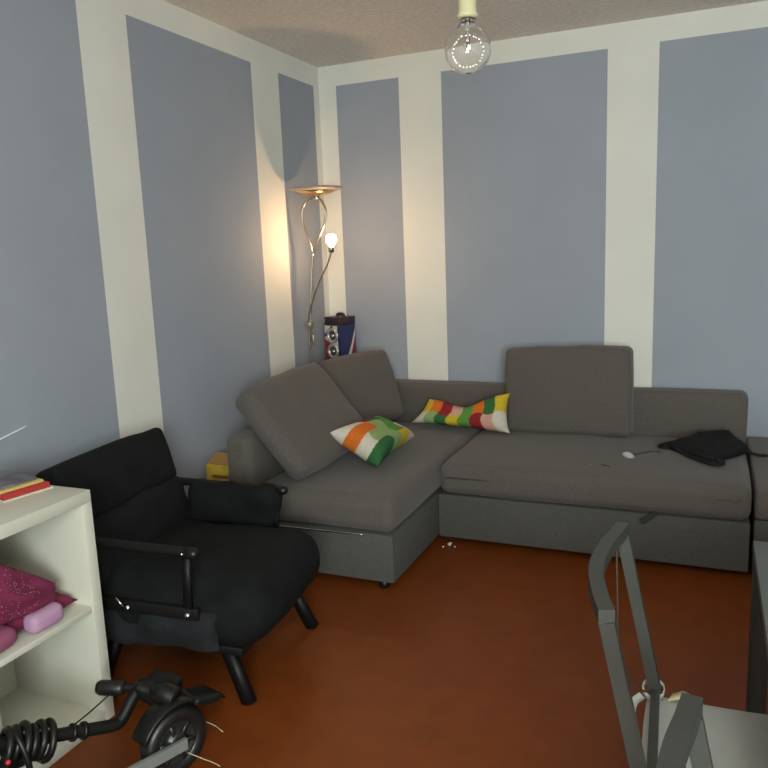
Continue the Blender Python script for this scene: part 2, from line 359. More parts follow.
# ------------------------------------------------------------------ armchair (black folding chair bed)
AC = empty('armchair', (-1.70, 2.19, 0), 'black fabric folding armchair with metal arms and splayed legs', 'armchair', rz=math.radians(5))
AM = Matrix.LocRotScale(AC.location, AC.rotation_euler, AC.scale)
def ac(bm): bmesh.ops.transform(bm, matrix=AM, verts=bm.verts[:]); return bm
b = NB(); sbox(b, -0.36, 0.350, -0.305, 0.305, 0.185, 0.437, 0.115, puff=0.012, wr=0.016, wsc=6, n=9, seed=2); obj('seat', ac(b), M_BLACKF, AC)
b = NB(); box(b, -0.32, 0.27, -0.27, 0.27, 0.168, 0.20, 0.006); obj('seat_frame', ac(b), M_BLACKM, AC, angle=40)
for z0, z1, sd in ((0.0, 0.235, 6), (0.225, 0.452, 7)):
    MT = Matrix.Translation((-0.235, 0, 0.385)) @ Matrix.Rotation(math.radians(-19), 4, 'Y')
    b = NB(); softbox(b, (-0.06, 0, (z0+z1)/2), (0.062, 0.315, (z1-z0)/2), 0.026, puff=0.014, wr=0.010, wsc=7, n=8, seed=sd, M=MT); obj('backrest', ac(b), M_BLACKF, AC)
for s, (dx) in ((-1, 0.0), (1, -0.0)):
    b = NB(); sweep(b, [(0.20, s*0.25, 0.19), (0.285, s*0.27, 0.0)], rect(0.042, 0.03), upv=(0, 1, 0)); obj('leg', ac(b), M_BLACKM, AC)
    b = NB(); sweep(b, [(-0.24, s*0.25, 0.19), (-0.31, s*0.27, 0.0)], rect(0.042, 0.03), upv=(0, 1, 0)); obj('leg', ac(b), M_BLACKM, AC)
    # arm: top bar, post, lower side rail with bolts
    b = NB(); box(b, -0.38, 0.15, s*0.322-.012, s*0.322+.012, 0.315, 0.355, 0.004); RL = obj('side_rail', ac(b), M_BLACKM, AC)
    for bx in (-0.12, 0.115):
        b = NB(); lathe(b, [(0.0, 0.012), (0.006, 0.011), (0.0105, 0.006), (0.0115, 0.0)], 14, to((bx, s*0.335, 0.335), (0, s, 0))); obj('bolt', ac(b), M_CHROME, RL)
    b = NB(); sweep(b, spline([(-0.34, s*0.335, 0.565), (-0.1, s*0.335, 0.56), (0.11, s*0.335, 0.557), (0.145, s*0.335, 0.555)]), circ(0.017, 10)); AR = obj('arm_bar', ac(b), M_BLACKM, AC)
    b = NB(); lathe(b, [(0.0, 0.026), (0.012, 0.024), (0.0195, 0.012), (0.0195, -0.02)], 14, to((0.15, s*0.335, 0.555), (1, 0, 0))); obj('end_cap', ac(b), M_BLACKP, AR)
    b = NB(); lathe(b, [(0.0, 0.006), (0.005, 0.004), (0.006, 0.0)], 10, to((0.125, s*0.352, 0.557), (0, s, 0))); obj('bolt', ac(b), M_CHROME, AR)
    b = NB(); sweep(b, [(0.125, s*0.330, 0.55), (0.112, s*0.326, 0.34)], rect(0.028, 0.012), upv=(0, 1, 0)); obj('arm_post', ac(b), M_BLACKM, AC)
    b = NB(); sweep(b, [(-0.33, s*0.330, 0.56), (-0.30, s*0.326, 0.34)], rect(0.028, 0.012), upv=(0, 1, 0)); obj('arm_post', ac(b), M_BLACKM, AC)
# padded cover over the far arm, and the cloth side flap on the near side
b = NB(); sbox(b, -0.27, 0.115, 0.295, 0.375, 0.37, 0.566, 0.036, puff=0.012, wr=0.03, wsc=8, n=8, seed=9); obj('arm_pad', ac(b), M_BLACKF, AC)
b = NB(); sbox(b, -0.34, 0.22, -0.325, -0.29, 0.195, 0.345, 0.014, wr=0.03, wsc=9, n=12, seed=11); obj('side_flap', ac(b), mat('black_denim', (0.0045, 0.006, 0.0085), 0.85, var=0.5, vscale=12, bump=0.5, bscale=200), AC)
b = NB(); tube(b, [(-0.125, -0.352, 0.345), (-0.155, -0.352, 0.375)], 0.0035, 8); obj('lever', ac(b), M_CHROME, AC)

# ------------------------------------------------------------------ cube shelf
SX0, SX1, SY0, SY1, SZ = -2.19, -1.79, 0.94, 1.735, 0.79
SH = empty('cube_shelf', ((SX0+SX1)/2, (SY0+SY1)/2, 0), 'white laminate cube shelf holding pink textiles, books on top', 'shelf')
t_ = 0.040
for nm, q in (('top_panel', (SX0, SX1, SY0, SY1, SZ-t_, SZ)), ('bottom_panel', (SX0, SX1, SY0+t_, SY1-t_, 0.0, t_)), ('side_panel', (SX0, SX1, SY1-t_, SY1, 0, SZ-t_)), ('side_panel', (SX0, SX1, SY0, SY0+t_, 0, SZ-t_)),
              ('back_panel', (SX0-.004, SX0, SY0, SY1, 0, SZ)), ('shelf_board', (SX0+.004, SX1-.004, SY0+t_, SY1-t_, 0.390, 0.410)), ('divider', (SX0+.004, SX1-.004, 1.306, 1.326, t_, SZ-t_))):
    if nm == 'divider':
        for z0, z1 in ((t_, 0.390), (0.410, SZ-t_)):
            b = NB(); box(b, q[0], q[1], q[2], q[3], z0, z1, 0.0015); obj(nm, b, M_SHELF, SH, angle=40)
    else:
        b = NB(); box(b, *q, 0.0015); obj(nm, b, M_SHELF, SH, angle=40)

# textiles in the shelf
PC = empty('sequin_pillow', (-1.95, 1.5, 0.41), 'dark magenta pillow with silver sequins inside the white shelf', 'pillow')
b = NB(); c4 = [(-1.865, 1.35, 0.47), (-1.85, 1.60, 0.455), (-1.875, 1.635, 0.505), (-1.90, 1.35, 0.735)]
pillow(b, c4, 0.075, n=20, pinch=0.02, wr=0.02, seed=4); pb = obj('cover', b, M_MAG, PC)
b = NB(); me = pb.data; cands = [p for p in me.polygons if (p.center+PC.location-Vector((-1.86, 1.43, 0.54))).length < 0.10]
for k in range(300):
    p = random.choice(cands); off = Vector((random.uniform(-.01, .01), random.uniform(-.01, .01), random.uniform(-.01, .01))); nn = p.normal
    off -= nn*off.dot(nn); cc = p.center+PC.location+off+nn*0.0015; r = random.uniform(0.0008, 0.0018)
    a1 = nn.orthogonal().normalized(); a2 = nn.cross(a1); vs = [b.verts.new(cc+a1*r*math.cos(q*math.pi/3)+a2*r*math.sin(q*math.pi/3)) for q in range(6)]
    tv = b.verts.new(cc+nn*0.001)
    for q in range(6): b.faces.new((vs[q], vs[(q+1) % 6], tv))
    b.faces.new(vs)
tag(obj('sequins', b, mat('silver_sequin', (0.8, 0.74, 0.76), 0.35, 0.6), PC), 'silver sequins', kind='stuff')
b = NB(); pillow(b, [(-1.85, 1.41, 0.44), (-1.84, 1.685, 0.430), (-2.0, 1.68, 0.465), (-2.02, 1.40, 0.47)], 0.055, n=16, pinch=0.04, wr=0.02, seed=2)
tag(obj('folded_cloth', b, M_MAG), 'dark magenta folded cloth under the sequinned pillow in the shelf', 'cloth')
b = NB(); softbox(b, (-1.832, 1.535, 0.442), (0.032, 0.060, 0.031), 0.024, wr=0.012, n=5); tag(obj('rolled_cloth', b, M_LILAC), 'pale lilac rolled cloth at the shelf edge', 'cloth')
b = NB(); softbox(b, (-1.855, 1.385, 0.445), (0.055, 0.055, 0.034), 0.034, wr=0.01, n=5, seed=5); tag(obj('rolled_cloth', b, M_MAUVE), 'mauve rolled cloth beside the pale lilac one in the shelf', 'cloth')

# books on the shelf
def book(label, cx, cy, z, lx, ly, th, rz, mc, mp=M_PAPER):
    B = empty('book', (cx, cy, z), label, 'book', 'books piled on the white shelf', rz=rz)
    MM = Matrix.LocRotScale(B.location, B.rotation_euler, B.scale)
    for z0, z1, nm in ((0, 0.0022, 'cover'), (th-0.0022, th, 'cover')):
        b = NB(); box(b, -lx/2, lx/2, -ly/2, ly/2, z0, z1, 0.0006, 1, M=MM); obj(nm, b, mc, B, smooth=False)
    b = NB(); box(b, -lx/2+.003, lx/2-.004, -ly/2+.004, ly/2-.004, 0.0022, th-0.0022, M=MM); obj('pages', b, mp, B, smooth=False)
    b = NB(); box(b, lx/2-.003, lx/2, -ly/2, ly/2, 0.0022, th-0.0022, M=MM); obj('spine', b, mc, B, smooth=False)
    return B
rz = math.radians(-10)
book('thin cream booklet at the bottom of the book pile', -2.035, 1.648, 0.790, 0.20, 0.165, 0.006, rz, M_PAPER)
book('red covered book in the middle of the book pile', -2.04, 1.646, 0.796, 0.20, 0.155, 0.017, rz, M_RED, M_RED)
book('yellow paperback under the dark magazine in the book pile', -2.055, 1.644, 0.813, 0.19, 0.148, 0.008, rz, mat('yellow_cover', (0.62, 0.47, 0.16), 0.6))
MG = book('dark grey picture magazine on top of the book pile', -2.068, 1.643, 0.821, 0.18, 0.14, 0.006, rz, mat('dark_print', (0.11, 0.105, 0.12), 0.3, var=0.9, vscale=14))
b = NB(); tube(b, [(XL+.003, 1.70, 0.862), (XL+.003, 1.867, 0.887), (XL+.003, 1.985, 0.908)], 0.0028, 8); b2 = obj('plastic_strip', b, mat('white_plastic', (0.85, 0.87, 0.85), 0.3)); tag(b2, 'thin white plastic strip stuck on the blue wall above the book pile', 'strip')  # thin white line along the wall above the books

# ------------------------------------------------------------------ yellow box behind the sofa arm
YBX = empty('cardboard_box', (-2.195, 3.15, 0), 'yellow cardboard box wedged between sofa armrest and wall', 'box')
b = NB(); box(b, -2.29, -2.118, 2.98, 3.30, 0, 0.485, 0.003); obj('body', b, M_YELLOW, YBX, angle=40)
b = NB(); sweep(b, [(-2.204, 2.985, 0.486), (-2.204, 3.07, 0.525)], rect(0.168, 0.003)); obj('flap', b, mat('brown_card', (0.34, 0.19, 0.06), 0.8), YBX, smooth=False)
b = NB(); box(b, -2.25, -2.13, 2.976, 2.979, 0.42, 0.435); box(b, -2.23, -2.16, 2.976, 2.979, 0.385, 0.405); obj('print', b, mat('box_print', (0.16, 0.10, 0.02), 0.7), YBX, smooth=False)

# ------------------------------------------------------------------ floor lamp
LY = 4.0
FL = empty('floor_lamp', (-2.225, LY, 0), 'brushed steel floor lamp with dish uplighter and lit reading bulb', 'lamp')
b = NB(); lathe(b, [(0.0, 0.0), (0.092, 0.0), (0.095, 0.008), (0.085, 0.018), (0.03, 0.026), (0.014, 0.05), (0, 0.05)], 32, Matrix.Translation((-2.23, LY, 0))); obj('base', b, M_BRUSH, FL)
b = NB(); tube(b, [(-2.235, LY, 0.03), (-2.236, LY, 0.45), (-2.229, LY, 0.86), (-2.212, LY, 1.10), (-2.188, LY, 1.36), (-2.168, LY, 1.506)], 0.0085, 12); obj('pole', b, M_BRUSH, FL)
b = NB(); tube(b, [(-2.222, LY-.02, 0.80), (-2.212, LY-.02, 1.0), (-2.20, LY-.02, 1.09)], 0.006, 10); obj('pole', b, M_BRUSH, FL)
for pts in ([(-2.168, LY, 1.50), (-2.185, LY, 1.57), (-2.222, LY, 1.68), (-2.227, LY, 1.75), (-2.20, LY, 1.80), (-2.155, LY, 1.822), (-2.127, LY, 1.828)],
            [(-2.168, LY, 1.50), (-2.135, LY, 1.57), (-2.085, LY, 1.665), (-2.068, LY, 1.74), (-2.085, LY, 1.79), (-2.11, LY, 1.82), (-2.127, LY, 1.828)]):
    b = NB(); tube(b, pts, 0.0065, 10, upv=(0, 1, 0)); obj('loop_arm', b, M_BRUSH, FL)
b = NB(); lathe(b, [(0.0, 1.832), (0.03, 1.832), (0.075, 1.842), (0.118, 1.860), (0.116, 1.863), (0.07, 1.850), (0.0, 1.846)], 40, Matrix.Translation((-2.127, LY, 0))); DH = obj('dish', b, M_BRASS, FL)
b = NB(); lathe(b, [(0.104, 1.857), (0.150, 1.868), (0.156, 1.880), (0.152, 1.881), (0.146, 1.873), (0.104, 1.862)], 44, Matrix.Translation((-2.127, LY, 0)), cap=False)
obj('dish_rim', b, mat('frosted_rim', (0.30, 0.27, 0.245), 0.5), DH)
b = NB(); lathe(b, [(0.0, 1.815), (0.014, 1.815), (0.02, 1.834), (0.0, 1.834)], 18, Matrix.Translation((-2.127, LY, 0))); obj('dish_holder', b, M_BRUSH, FL)
b = NB(); tube(b, [(-2.216, LY-.025, 1.08), (-2.19, LY-.03, 1.18), (-2.12, LY-.04, 1.33), (-2.06, LY-.04, 1.43), (-2.03, LY-.04, 1.50), (-2.023, LY-.04, 1.53)], 0.0055, 10); RA = obj('reading_arm', b, M_BRUSH, FL)
b = NB(); lathe(b, [(0.0, 0), (0.016, 0), (0.018, 0.03), (0.014, 0.035), (0, 0.035)], 16, to((-2.026, LY-.04, 1.505), (0.04, 0, 1))); obj('socket', b, M_BRUSH, RA)
b = NB(); lathe(b, [(0.011, 1.538), (0.014, 1.544), (0.024, 1.558), (0.0315, 1.576), (0.030, 1.593), (0.020, 1.606), (0, 1.611)], 20, Matrix.Translation((-2.022, LY-.04, 0))); obj('bulb', b, mat('lit_bulb', (1, 0.9, 0.7), 0.4, emit=LAMP_BULB, ecol=(1.0, 0.62, 0.33)), RA)
b = NB(); box(b, -2.235, -2.195, LY-.032, LY+.012, 1.06, 1.10, 0.006); obj('clamp', b, M_BRUSH, FL)
b = NB()
for z in (0.99, 0.94): tube(b, [(-2.222, LY-.01, z), (-2.19, LY-.015, z+.005)], 0.004, 8); 
box(b, -2.194, -2.184, LY-.022, LY-.008, 0.955, 1.02, 0.003); obj('switch_handle', b, M_BRUSH, FL)

# ------------------------------------------------------------------ union flag tower speaker
SPC = (-2.195, 4.36); SPR = math.radians(-17)
SP = empty('tower_speaker', (SPC[0], SPC[1], 0), 'tower speaker printed with a blue, white and red flag, in the room corner', 'speaker', rz=SPR)
SM = Matrix.LocRotScale(SP.location, SP.rotation_euler, SP.scale)
hw, hd, TZ = 0.073, 0.067, 1.097
M_NAVY = mat('navy_print', (0.016, 0.022, 0.09), 0.4); M_FRED = mat('flag_red', (0.22, 0.02, 0.02), 0.45); M_FWHITE = mat('flag_white', (0.55, 0.5, 0.48), 0.45); M_DARKTOP = mat('dark_cap', (0.03, 0.018, 0.02), 0.45)
b = NB(); box(b, -hw, hw, -hd, hd, 0.02, TZ-0.052, 0.004, M=SM); obj('cabinet', b, M_NAVY, SP, angle=40)
b = NB(); box(b, -hw-.002, hw+.002, -hd-.002, hd+.002, TZ-0.052, TZ, 0.006, M=SM); obj('control_cap', b, M_DARKTOP, SP, angle=40)
b = NB(); box(b, -hw-.015, hw+.015, -hd-.015, hd+.015, 0.0, 0.022, 0.005, M=SM); obj('plinth', b, M_BLACKP, SP, angle=40)
b = NB(); sweep(b, spline([(-0.02, 0.0, TZ-.002), (-0.01, 0, TZ+.014), (0.03, 0, TZ+.014), (0.042, 0, TZ-.002)]), rect(0.02, 0.008), upv=(0, 1, 0)); bmesh.ops.transform(b, matrix=SM, verts=b.verts[:]); obj('carry_handle', b, M_DARKTOP, SP)
def panel(name, pts, m, face, d):
    """flat print on the front ('f') or right side ('s'): pts are (across, z)"""
    b = NB(); vs, vb = [], []
    for a, z in pts:
        p = Vector((a, -hd-d, z)) if face == 'f' else Vector((hw+d, a, z)); q = Vector((a, -hd, z)) if face == 'f' else Vector((hw, a, z))
        vs.append(b.verts.new(SM @ p)); vb.append(b.verts.new(SM @ q))
    b.faces.new(vs); b.faces.new(list(reversed(vb)))
    for i in range(len(vs)): b.faces.new((vs[i], vb[i], vb[(i+1) % len(vs)], vs[(i+1) % len(vs)]))
    return obj(name, b, m, SP, smooth=False)
panel('flag_print', [(-hw, 0.03), (hw, 0.03), (hw, TZ-.055), (-hw, TZ-.055)], M_FWHITE, 'f', 0.001)
panel('flag_print', [(-hw, 0.62), (-0.02, 0.62), (-0.02, 0.86), (0.0, 0.90), (-0.02, 0.925), (-hw, 0.955)], M_FRED, 'f', 0.002)
panel('flag_print', [(-hw, 0.985), (-hw, 0.965), (0.005, TZ-.056), (-0.012, TZ-.056)], M_NAVY, 'f', 0.002)
panel('flag_print', [(0.05, 0.10), (hw, 0.10), (hw, TZ-.056), (0.04, TZ-.056), (0.045, 0.9)], M_NAVY, 's' if False else 'f', 0.0025)
panel('flag_print', [(-0.035, 0.80), (0.0, 0.80), (hd-.005, 0.975), (hd-.005, 1.02), (0.03, 0.93)], M_FWHITE, 's', 0.001)
panel('flag_print', [(0.005, 0.80), (hd-.005, 0.80), (hd-.005, 0.960)], M_FRED, 's', 0.0015)
for zc in (0.978, 0.878, 0.62, 0.52):
    MD = SM @ to((0.0, -hd-.003, zc), (0, -1, 0))
    b = NB(); lathe(b, [(0.030, 0.0), (0.049, 0.0), (0.049, 0.006), (0.045, 0.010), (0.035, 0.010), (0.030, 0.004)], 28, MD, cap=False); DR = obj('driver_ring', b, mat('silver_ring', (0.6, 0.58, 0.56), 0.3, 0.7), SP)
    b = NB(); lathe(b, [(0.034, 0.006), (0.024, 0.001), (0.013, -0.001), (0, -0.001)], 24, MD, cap=False); obj('cone', b, mat('dark_cone', (0.10, 0.09, 0.08), 0.35, 0.5), DR)
    b = NB(); lathe(b, [(0.013, -0.001), (0.012, 0.005), (0.007, 0.009), (0, 0.0105)], 20, MD, cap=False); obj('dust_cap', b, M_CHROME, DR)

# ------------------------------------------------------------------ pendant bulb
PB = (-0.656, 2.2); BZ = 2.057; BR = 0.066
PD = empty('pendant_bulb', (PB[0], PB[1], H), 'clear globe light bulb hanging from an ivory socket', 'bulb')
MT = Matrix.Translation((PB[0], PB[1], 0))
b = NB(); prof = []
for i in range(25):
    a = math.pi*i/24; r, z = BR*math.sin(a), BZ-BR*math.cos(a)
    if a > math.radians(155): break
    prof.append((r, z))
prof += [(0.0235, BZ+BR+.003), (0.0200, BZ+BR+.016)]
inner = [(max(0, r-0.0012), z) for r, z in prof]
lathe(b, prof+list(reversed(inner[1:]))+[(0.0, inner[0][1]+.0012)], 40, MT, cap=False); obj('glass_globe', b, M_GLASS, PD)
b = NB(); lathe(b, [(0.0, BZ+BR+.010), (0.015, BZ+BR+.010), (0.016, BZ+BR+.022), (0, BZ+BR+.022)], 20, MT); obj('screw_cap', b, mat('brown_cap', (0.25, 0.16, 0.08), 0.4, 0.6), PD)
b = NB(); lathe(b, [(0.0, BZ+BR+.02), (0.028, BZ+BR+.018), (0.031, BZ+BR+.026), (0.026, BZ+BR+.034), (0.026, BZ+BR+.10), (0.012, BZ+BR+.115), (0, BZ+BR+.115)], 28, MT); obj('socket', b, M_IVORY, PD)
b = NB(); tube(b, [(PB[0], PB[1], BZ+BR+.11), (PB[0], PB[1], H-.03)], 0.004, 8, smooth=False); obj('cord', b, M_IVORY, PD)
b = NB(); lathe(b, [(0.0, H-.045), (0.02, H-.045), (0.045, H-.01), (0.046, H), (0, H)], 24, MT); obj('ceiling_rose', b, M_IVORY, PD)
b = NB(); lathe(b, [(0.0, BZ+.004), (0.004, BZ+.004), (0.007, BZ+.05), (0.008, BZ+BR+.012), (0, BZ+BR+.012)], 14, MT); obj('glass_stem', b, M_GLASS, PD)
b = NB()
for s in (-1, 1): tube(b, [(PB[0]+s*.004, PB[1], BZ+.03), (PB[0]+s*.012, PB[1], BZ+.012), (PB[0]+s*.006, PB[1], BZ-.004)], 0.0009, 6)
obj('support_wire', b, M_BRUSH, PD)
b = NB(); t = bmesh.new(); bmesh.ops.create_icosphere(t, subdivisions=2, radius=0.004); merge(b, t, Matrix.Translation((PB[0]-.002, PB[1], BZ-.004))); obj('filament', b, mat('lit_filament', (1, 0.95, 0.85), 0.5, emit=4, ecol=(1, 0.94, 0.85)), PD)  # small emissive ball near the middle of the globe

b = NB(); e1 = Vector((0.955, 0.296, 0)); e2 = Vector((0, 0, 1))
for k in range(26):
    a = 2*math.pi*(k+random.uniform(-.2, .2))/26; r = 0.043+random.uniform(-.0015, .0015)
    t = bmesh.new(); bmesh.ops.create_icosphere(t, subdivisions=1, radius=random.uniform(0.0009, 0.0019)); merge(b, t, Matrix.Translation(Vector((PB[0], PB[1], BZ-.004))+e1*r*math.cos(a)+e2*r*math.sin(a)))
tag(obj('led_beads', b, MATS['lit_filament'], PD), 'ring of tiny bright beads inside the globe', kind='stuff')  # tiny emissive beads set in a ring inside the globe
b = NB(); sweep(b, [Vector((PB[0], PB[1], BZ-.004))+e1*0.043*math.cos(k*math.pi/16)+e2*0.043*math.sin(k*math.pi/16) for k in range(32)], circ(0.0004, 5), upv=(0.296, -0.955, 0), closed=True); obj('wire_loop', b, M_BRUSH, PD)

# ------------------------------------------------------------------ dining table and chairs
DT = empty('dining_table', (0.53, 1.32, 0), 'grey dining table with square metal legs', 'table')
b = NB(); box(b, 0.127, 0.93, 0.45, 2.082, 0.695, 0.72, 0.003); obj('table_top', b, M_TABLE, DT, angle=40)
for x0, y0 in ((0.128, 2.03), (0.882, 2.03), (0.128, 0.452), (0.882, 0.452)):
    b = NB(); box(b, x0, x0+.046, y0, y0+.046, 0, 0.694, 0.003); obj('leg', b, M_GREYM, DT, angle=40)
for q in ((0.176, 0.88, 2.045, 2.07), (0.176, 0.88, 0.46, 0.485), (0.135, 0.16, 0.50, 2.028), (0.895, 0.92, 0.50, 2.028)):
    b = NB(); box(b, *q, 0.64, 0.694, 0.002); obj('apron', b, M_GREYM, DT, angle=40)

def dining_chair(label, ox, y0, y1):
    """faces +x; back posts at x = ox; y0..y1 near and far side"""
    C = empty('dining_chair', (ox+0.12, (y0+y1)/2, 0), label, 'chair', 'grey metal dining chairs at the table')
    yc = (y0+y1)/2
    for y in (y0, y1):
        b = NB(); sweep(b, [(ox-0.055, y, 0.0), (ox+0.066, y, 0.40), (ox+0.066, y, 0.46), (ox-0.016, y, 0.852)], rect(0.026, 0.026), upv=(0, 1, 0)); obj('leg', b, M_GREYM, C, angle=40)
        b = NB(); sweep(b, [(ox+0.44, y, 0.42), (ox+0.45, y, 0.0)], rect(0.026, 0.026), upv=(0, 1, 0)); obj('leg', b, M_GREYM, C, angle=40)
        b = NB(); box(b, ox+0.085, ox+0.43, y-.012, y+.012, 0.398, 0.422, 0.002); obj('seat_rail', b, M_GREYM, C, angle=40)
    for x in (ox+0.066, ox+0.44):
        b = NB(); box(b, x-.012, x+.012, y0+.014, y1-.014, 0.398, 0.422, 0.002); obj('seat_rail', b, M_GREYM, C, angle=40)
    pts = [(ox-0.016, y0-.008, 0.862), (ox-0.034, y0+.06, 0.864), (ox-0.048, y0+.14, 0.865), (ox-0.050, yc, 0.865), (ox-0.040, y1-.12, 0.865), (ox-0.025, y1-.045, 0.864), (ox-0.016, y1+.008, 0.862)]
    b = NB(); sweep(b, spline(pts), rect(0.028, 0.028)); obj('top_rail', b, M_GREYM, C, angle=40)
    b = NB(); box(b, ox+0.052, ox+0.072, y0+.012, y1-.012, 0.468, 0.490, 0.002); obj('lower_rail', b, M_GREYM, C, angle=40)
    b = NB(); tube(b, [(ox-0.026, y1-.05, 0.855), (ox-0.022, y1-.05, 0.72), (ox-0.018, y1-.05, 0.58), (ox-0.008, y1-.045, 0.545), (ox+.02, y1-.03, 0.50), (ox+.045, y1-.012, 0.478)], 0.0024, 6); obj('hanging_cord', b, mat('dark_rod', (0.05, 0.03, 0.02), 0.6), C)
    b = NB(); sbox(b, ox+0.045, ox+0.475, y0-.005, y1+.012, 0.424, 0.464, 0.016, puff=0.006, wr=0.006, n=8); SE = obj('seat_pad', b, M_PAD, C)
    for y in (y0, y1):
        # cloth ties looped round the back posts
        lp = []
        for k in range(13):
            a = 2*math.pi*k/12; lp.append((ox+0.058+0.0235*math.cos(a), y+0.0235*math.sin(a), 0.482+0.010*math.sin(a)))
        b = NB(); sweep(b, lp[:-1], rect(0.003, 0.012), closed=True, upv=(0.02, 0.01, 1)); obj('tie', b, M_PAD, SE)
        b = NB(); sweep(b, spline([(ox+0.034, y-.02, 0.475), (ox+0.015, y-.03, 0.455), (ox+0.012, y-.035, 0.40), (ox+0.02, y-.03, 0.34)]), rect(0.018, 0.003), upv=(0, 1, 0)); obj('tie', b, M_PAD, SE)
    b = NB(); sweep(b, spline([(ox+0.095, y1-.0, 0.468), (ox+0.12, y1-.008, 0.482), (ox+0.15, y1-.005, 0.47)]), rect(0.035, 0.004)); obj('tie', b, M_CREAM, SE)
    C.rotation_euler.z = 0.04
    return C
dining_chair('grey metal dining chair with white tied pad next to the table corner by the sofa', -0.137, 1.268, 1.69)
dining_chair('grey metal dining chair with white tied pad at the table end away from the sofa', 0.022, 0.60, 1.035)

# ------------------------------------------------------------------ folded scooter
SC = empty('folded_scooter', (-1.45, 1.25, 0), 'black folded kick scooter with grey side bar on the floor by the shelf', 'scooter')
ax = Vector((0.955, -0.296, 0)).normalized(); dr = Vector((0.296, 0.955, 0)).normalized()
def wheel(c):
    MW = to(c, ax); R = 0.108
    b = NB(); pf = []
    for k in range(17):
        a = 2*math.pi*k/16; pf.append((R-0.027+0.027*math.cos(a), 0.027*math.sin(a)*1.05))
    lathe(b, pf, 40, MW, cap=False); W = obj('tyre', b, M_RUBBER, SC)
    b = NB(); lathe(b, [(0.058, -0.018), (0.062, -0.02), (0.062, 0.02), (0.056, 0.018), (0.048, 0.010), (0.03, 0.012), (0.028, 0.022), (0.014, 0.024), (0.0, 0.024)], 36, MW); obj('rim', b, mat('dark_rim', (0.035, 0.035, 0.035), 0.35, 0.4), W)
    b = NB()
    for k in range(6):
        a = k*math.pi/3; sweep(b, [MW @ Vector((0.02*math.cos(a), 0.02*math.sin(a), 0.016)), MW @ Vector((0.062*math.cos(a), 0.062*math.sin(a), 0.018))], rect(0.012, 0.006), upv=ax)
    obj('spoke', b, mat('dark_rim', (0.035, 0.035, 0.035), 0.35, 0.4), W)
    b = NB(); lathe(b, [(0.0, 0.036), (0.006, 0.035), (0.009, 0.030), (0.010, 0.022)], 14, MW); obj('axle_nut', b, M_CHROME, W)
    return W
WC = Vector((-1.402, 1.572, 0.108)); wheel(WC); RC = WC-dr*0.74; wheel(RC)
# mudguard over the front wheel with a flared tail
for cc, rng in ((WC, (-50, 165)), (RC, (20, 160))):
    b = NB(); P = []
    for k in range(15):
        a = math.radians(rng[0]+75+(rng[1]-rng[0]-75)*k/14) if False else math.radians(28+125*k/14)
        P.append(cc+dr*0.128*math.cos(a)+Vector((0, 0, 0.128*math.sin(a))))
    if cc is WC: P = [cc+dr*0.165+Vector((0, 0, 0.07)), cc+dr*0.140+Vector((0, 0, 0.09))]+P[2:]
    sweep(b, P, [(-0.04, -0.004), (-0.03, 0.003), (0.03, 0.003), (0.04, -0.004), (0.03, -0.001), (-0.03, -0.001)], upv=(0, 0, 1)); obj('mudguard', b, M_BLACKP, SC)
# mud flap on the tail of the front guard
b = NB(); F0 = WC+dr*0.075+Vector((0, 0, 0.108)); MF = Matrix.Translation(F0) @ Matrix(((ax.x, dr.x, 0, 0), (ax.y, dr.y, 0, 0), (0, 0, 1, 0), (0, 0, 0, 1))) @ Matrix.Rotation(math.radians(-18), 4, 'X')
softbox(b, (0.01, 0.02, 0.0), (0.045, 0.045, 0.012), 0.011, wr=0.01, wsc=20, M=MF, n=5); obj('tail_flap', b, M_BLACKP, SC)
# hinge block with bolts, short steering post
HC = Vector((-1.485, 1.625, 0.225))
b = NB(); softbox(b, (0, 0, 0), (0.055, 0.05, 0.03), 0.018, wr=0.012, wsc=20, M=Matrix.Translation(HC), n=5); HB = obj('hinge_block', b, M_BLACKP, SC)
for d in ((0.02, -0.045, 0.022), (0.045, -0.035, 0.022)):
    b = NB(); lathe(b, [(0, 0.006), (0.004, 0.005), (0.005, 0)], 10, to(HC+Vector(d), (0.3, -0.7, 0.6))); obj('bolt', b, M_CHROME, HB)
b = NB(); sweep(b, spline([HC+Vector((0.02, -0.02, -.01)), (-1.44, 1.585, 0.245), (-1.40, 1.59, 0.232)]), circ(0.035, 12)); obj('fork_crown', b, M_BLACKP, SC)
b = NB(); lathe(b, [(0.0, -0.045), (0.018, -0.042), (0.023, -0.03), (0.023, 0.03), (0.018, 0.042), (0, 0.045)], 18, to((-1.585, 1.582, 0.232), (-0.93, -0.33, 0.02)) @ Matrix.Translation((0, 0, 0.04))); FP = obj('foot_peg', b, M_RUBBER, SC)
b = NB(); tube(b, [(-1.60, 1.577, 0.232), (-1.56, 1.592, 0.234), (-1.50, 1.615, 0.232)], 0.011, 10); obj('peg_bracket', b, M_BLACKM, FP)
# folded steering stem with cable
b = NB(); tube(b, [(-1.535, 1.62, 0.245), (-1.545, 1.575, 0.215), (-1.553, 1.535, 0.175), (-1.560, 1.505, 0.165), (-1.60, 1.41, 0.196), (-1.64, 1.31, 0.230), (-1.68, 1.215, 0.265), (-1.705, 1.08, 0.30), (-1.71, 0.92, 0.335)], 0.0185, 14); ST = obj('stem', b, M_BLACKM, SC)
b = NB(); tube(b, [(-1.607, 1.395, 0.218), (-1.60, 1.46, 0.226), (-1.60, 1.56, 0.236)], 0.0022, 6); obj('brake_cable', b, M_BLACKP, ST)
for d in (0.0, 0.028):
    b = NB(); lathe(b, [(0.0185, -0.005), (0.025, -0.005), (0.025, 0.005), (0.0185, 0.005)], 14, to((-1.606+d*.42, 1.396+d, 0.2005-d*.33), (0.38, 0.87, -0.31)), cap=False); obj('cable_clip', b, M_BLACKP, ST)
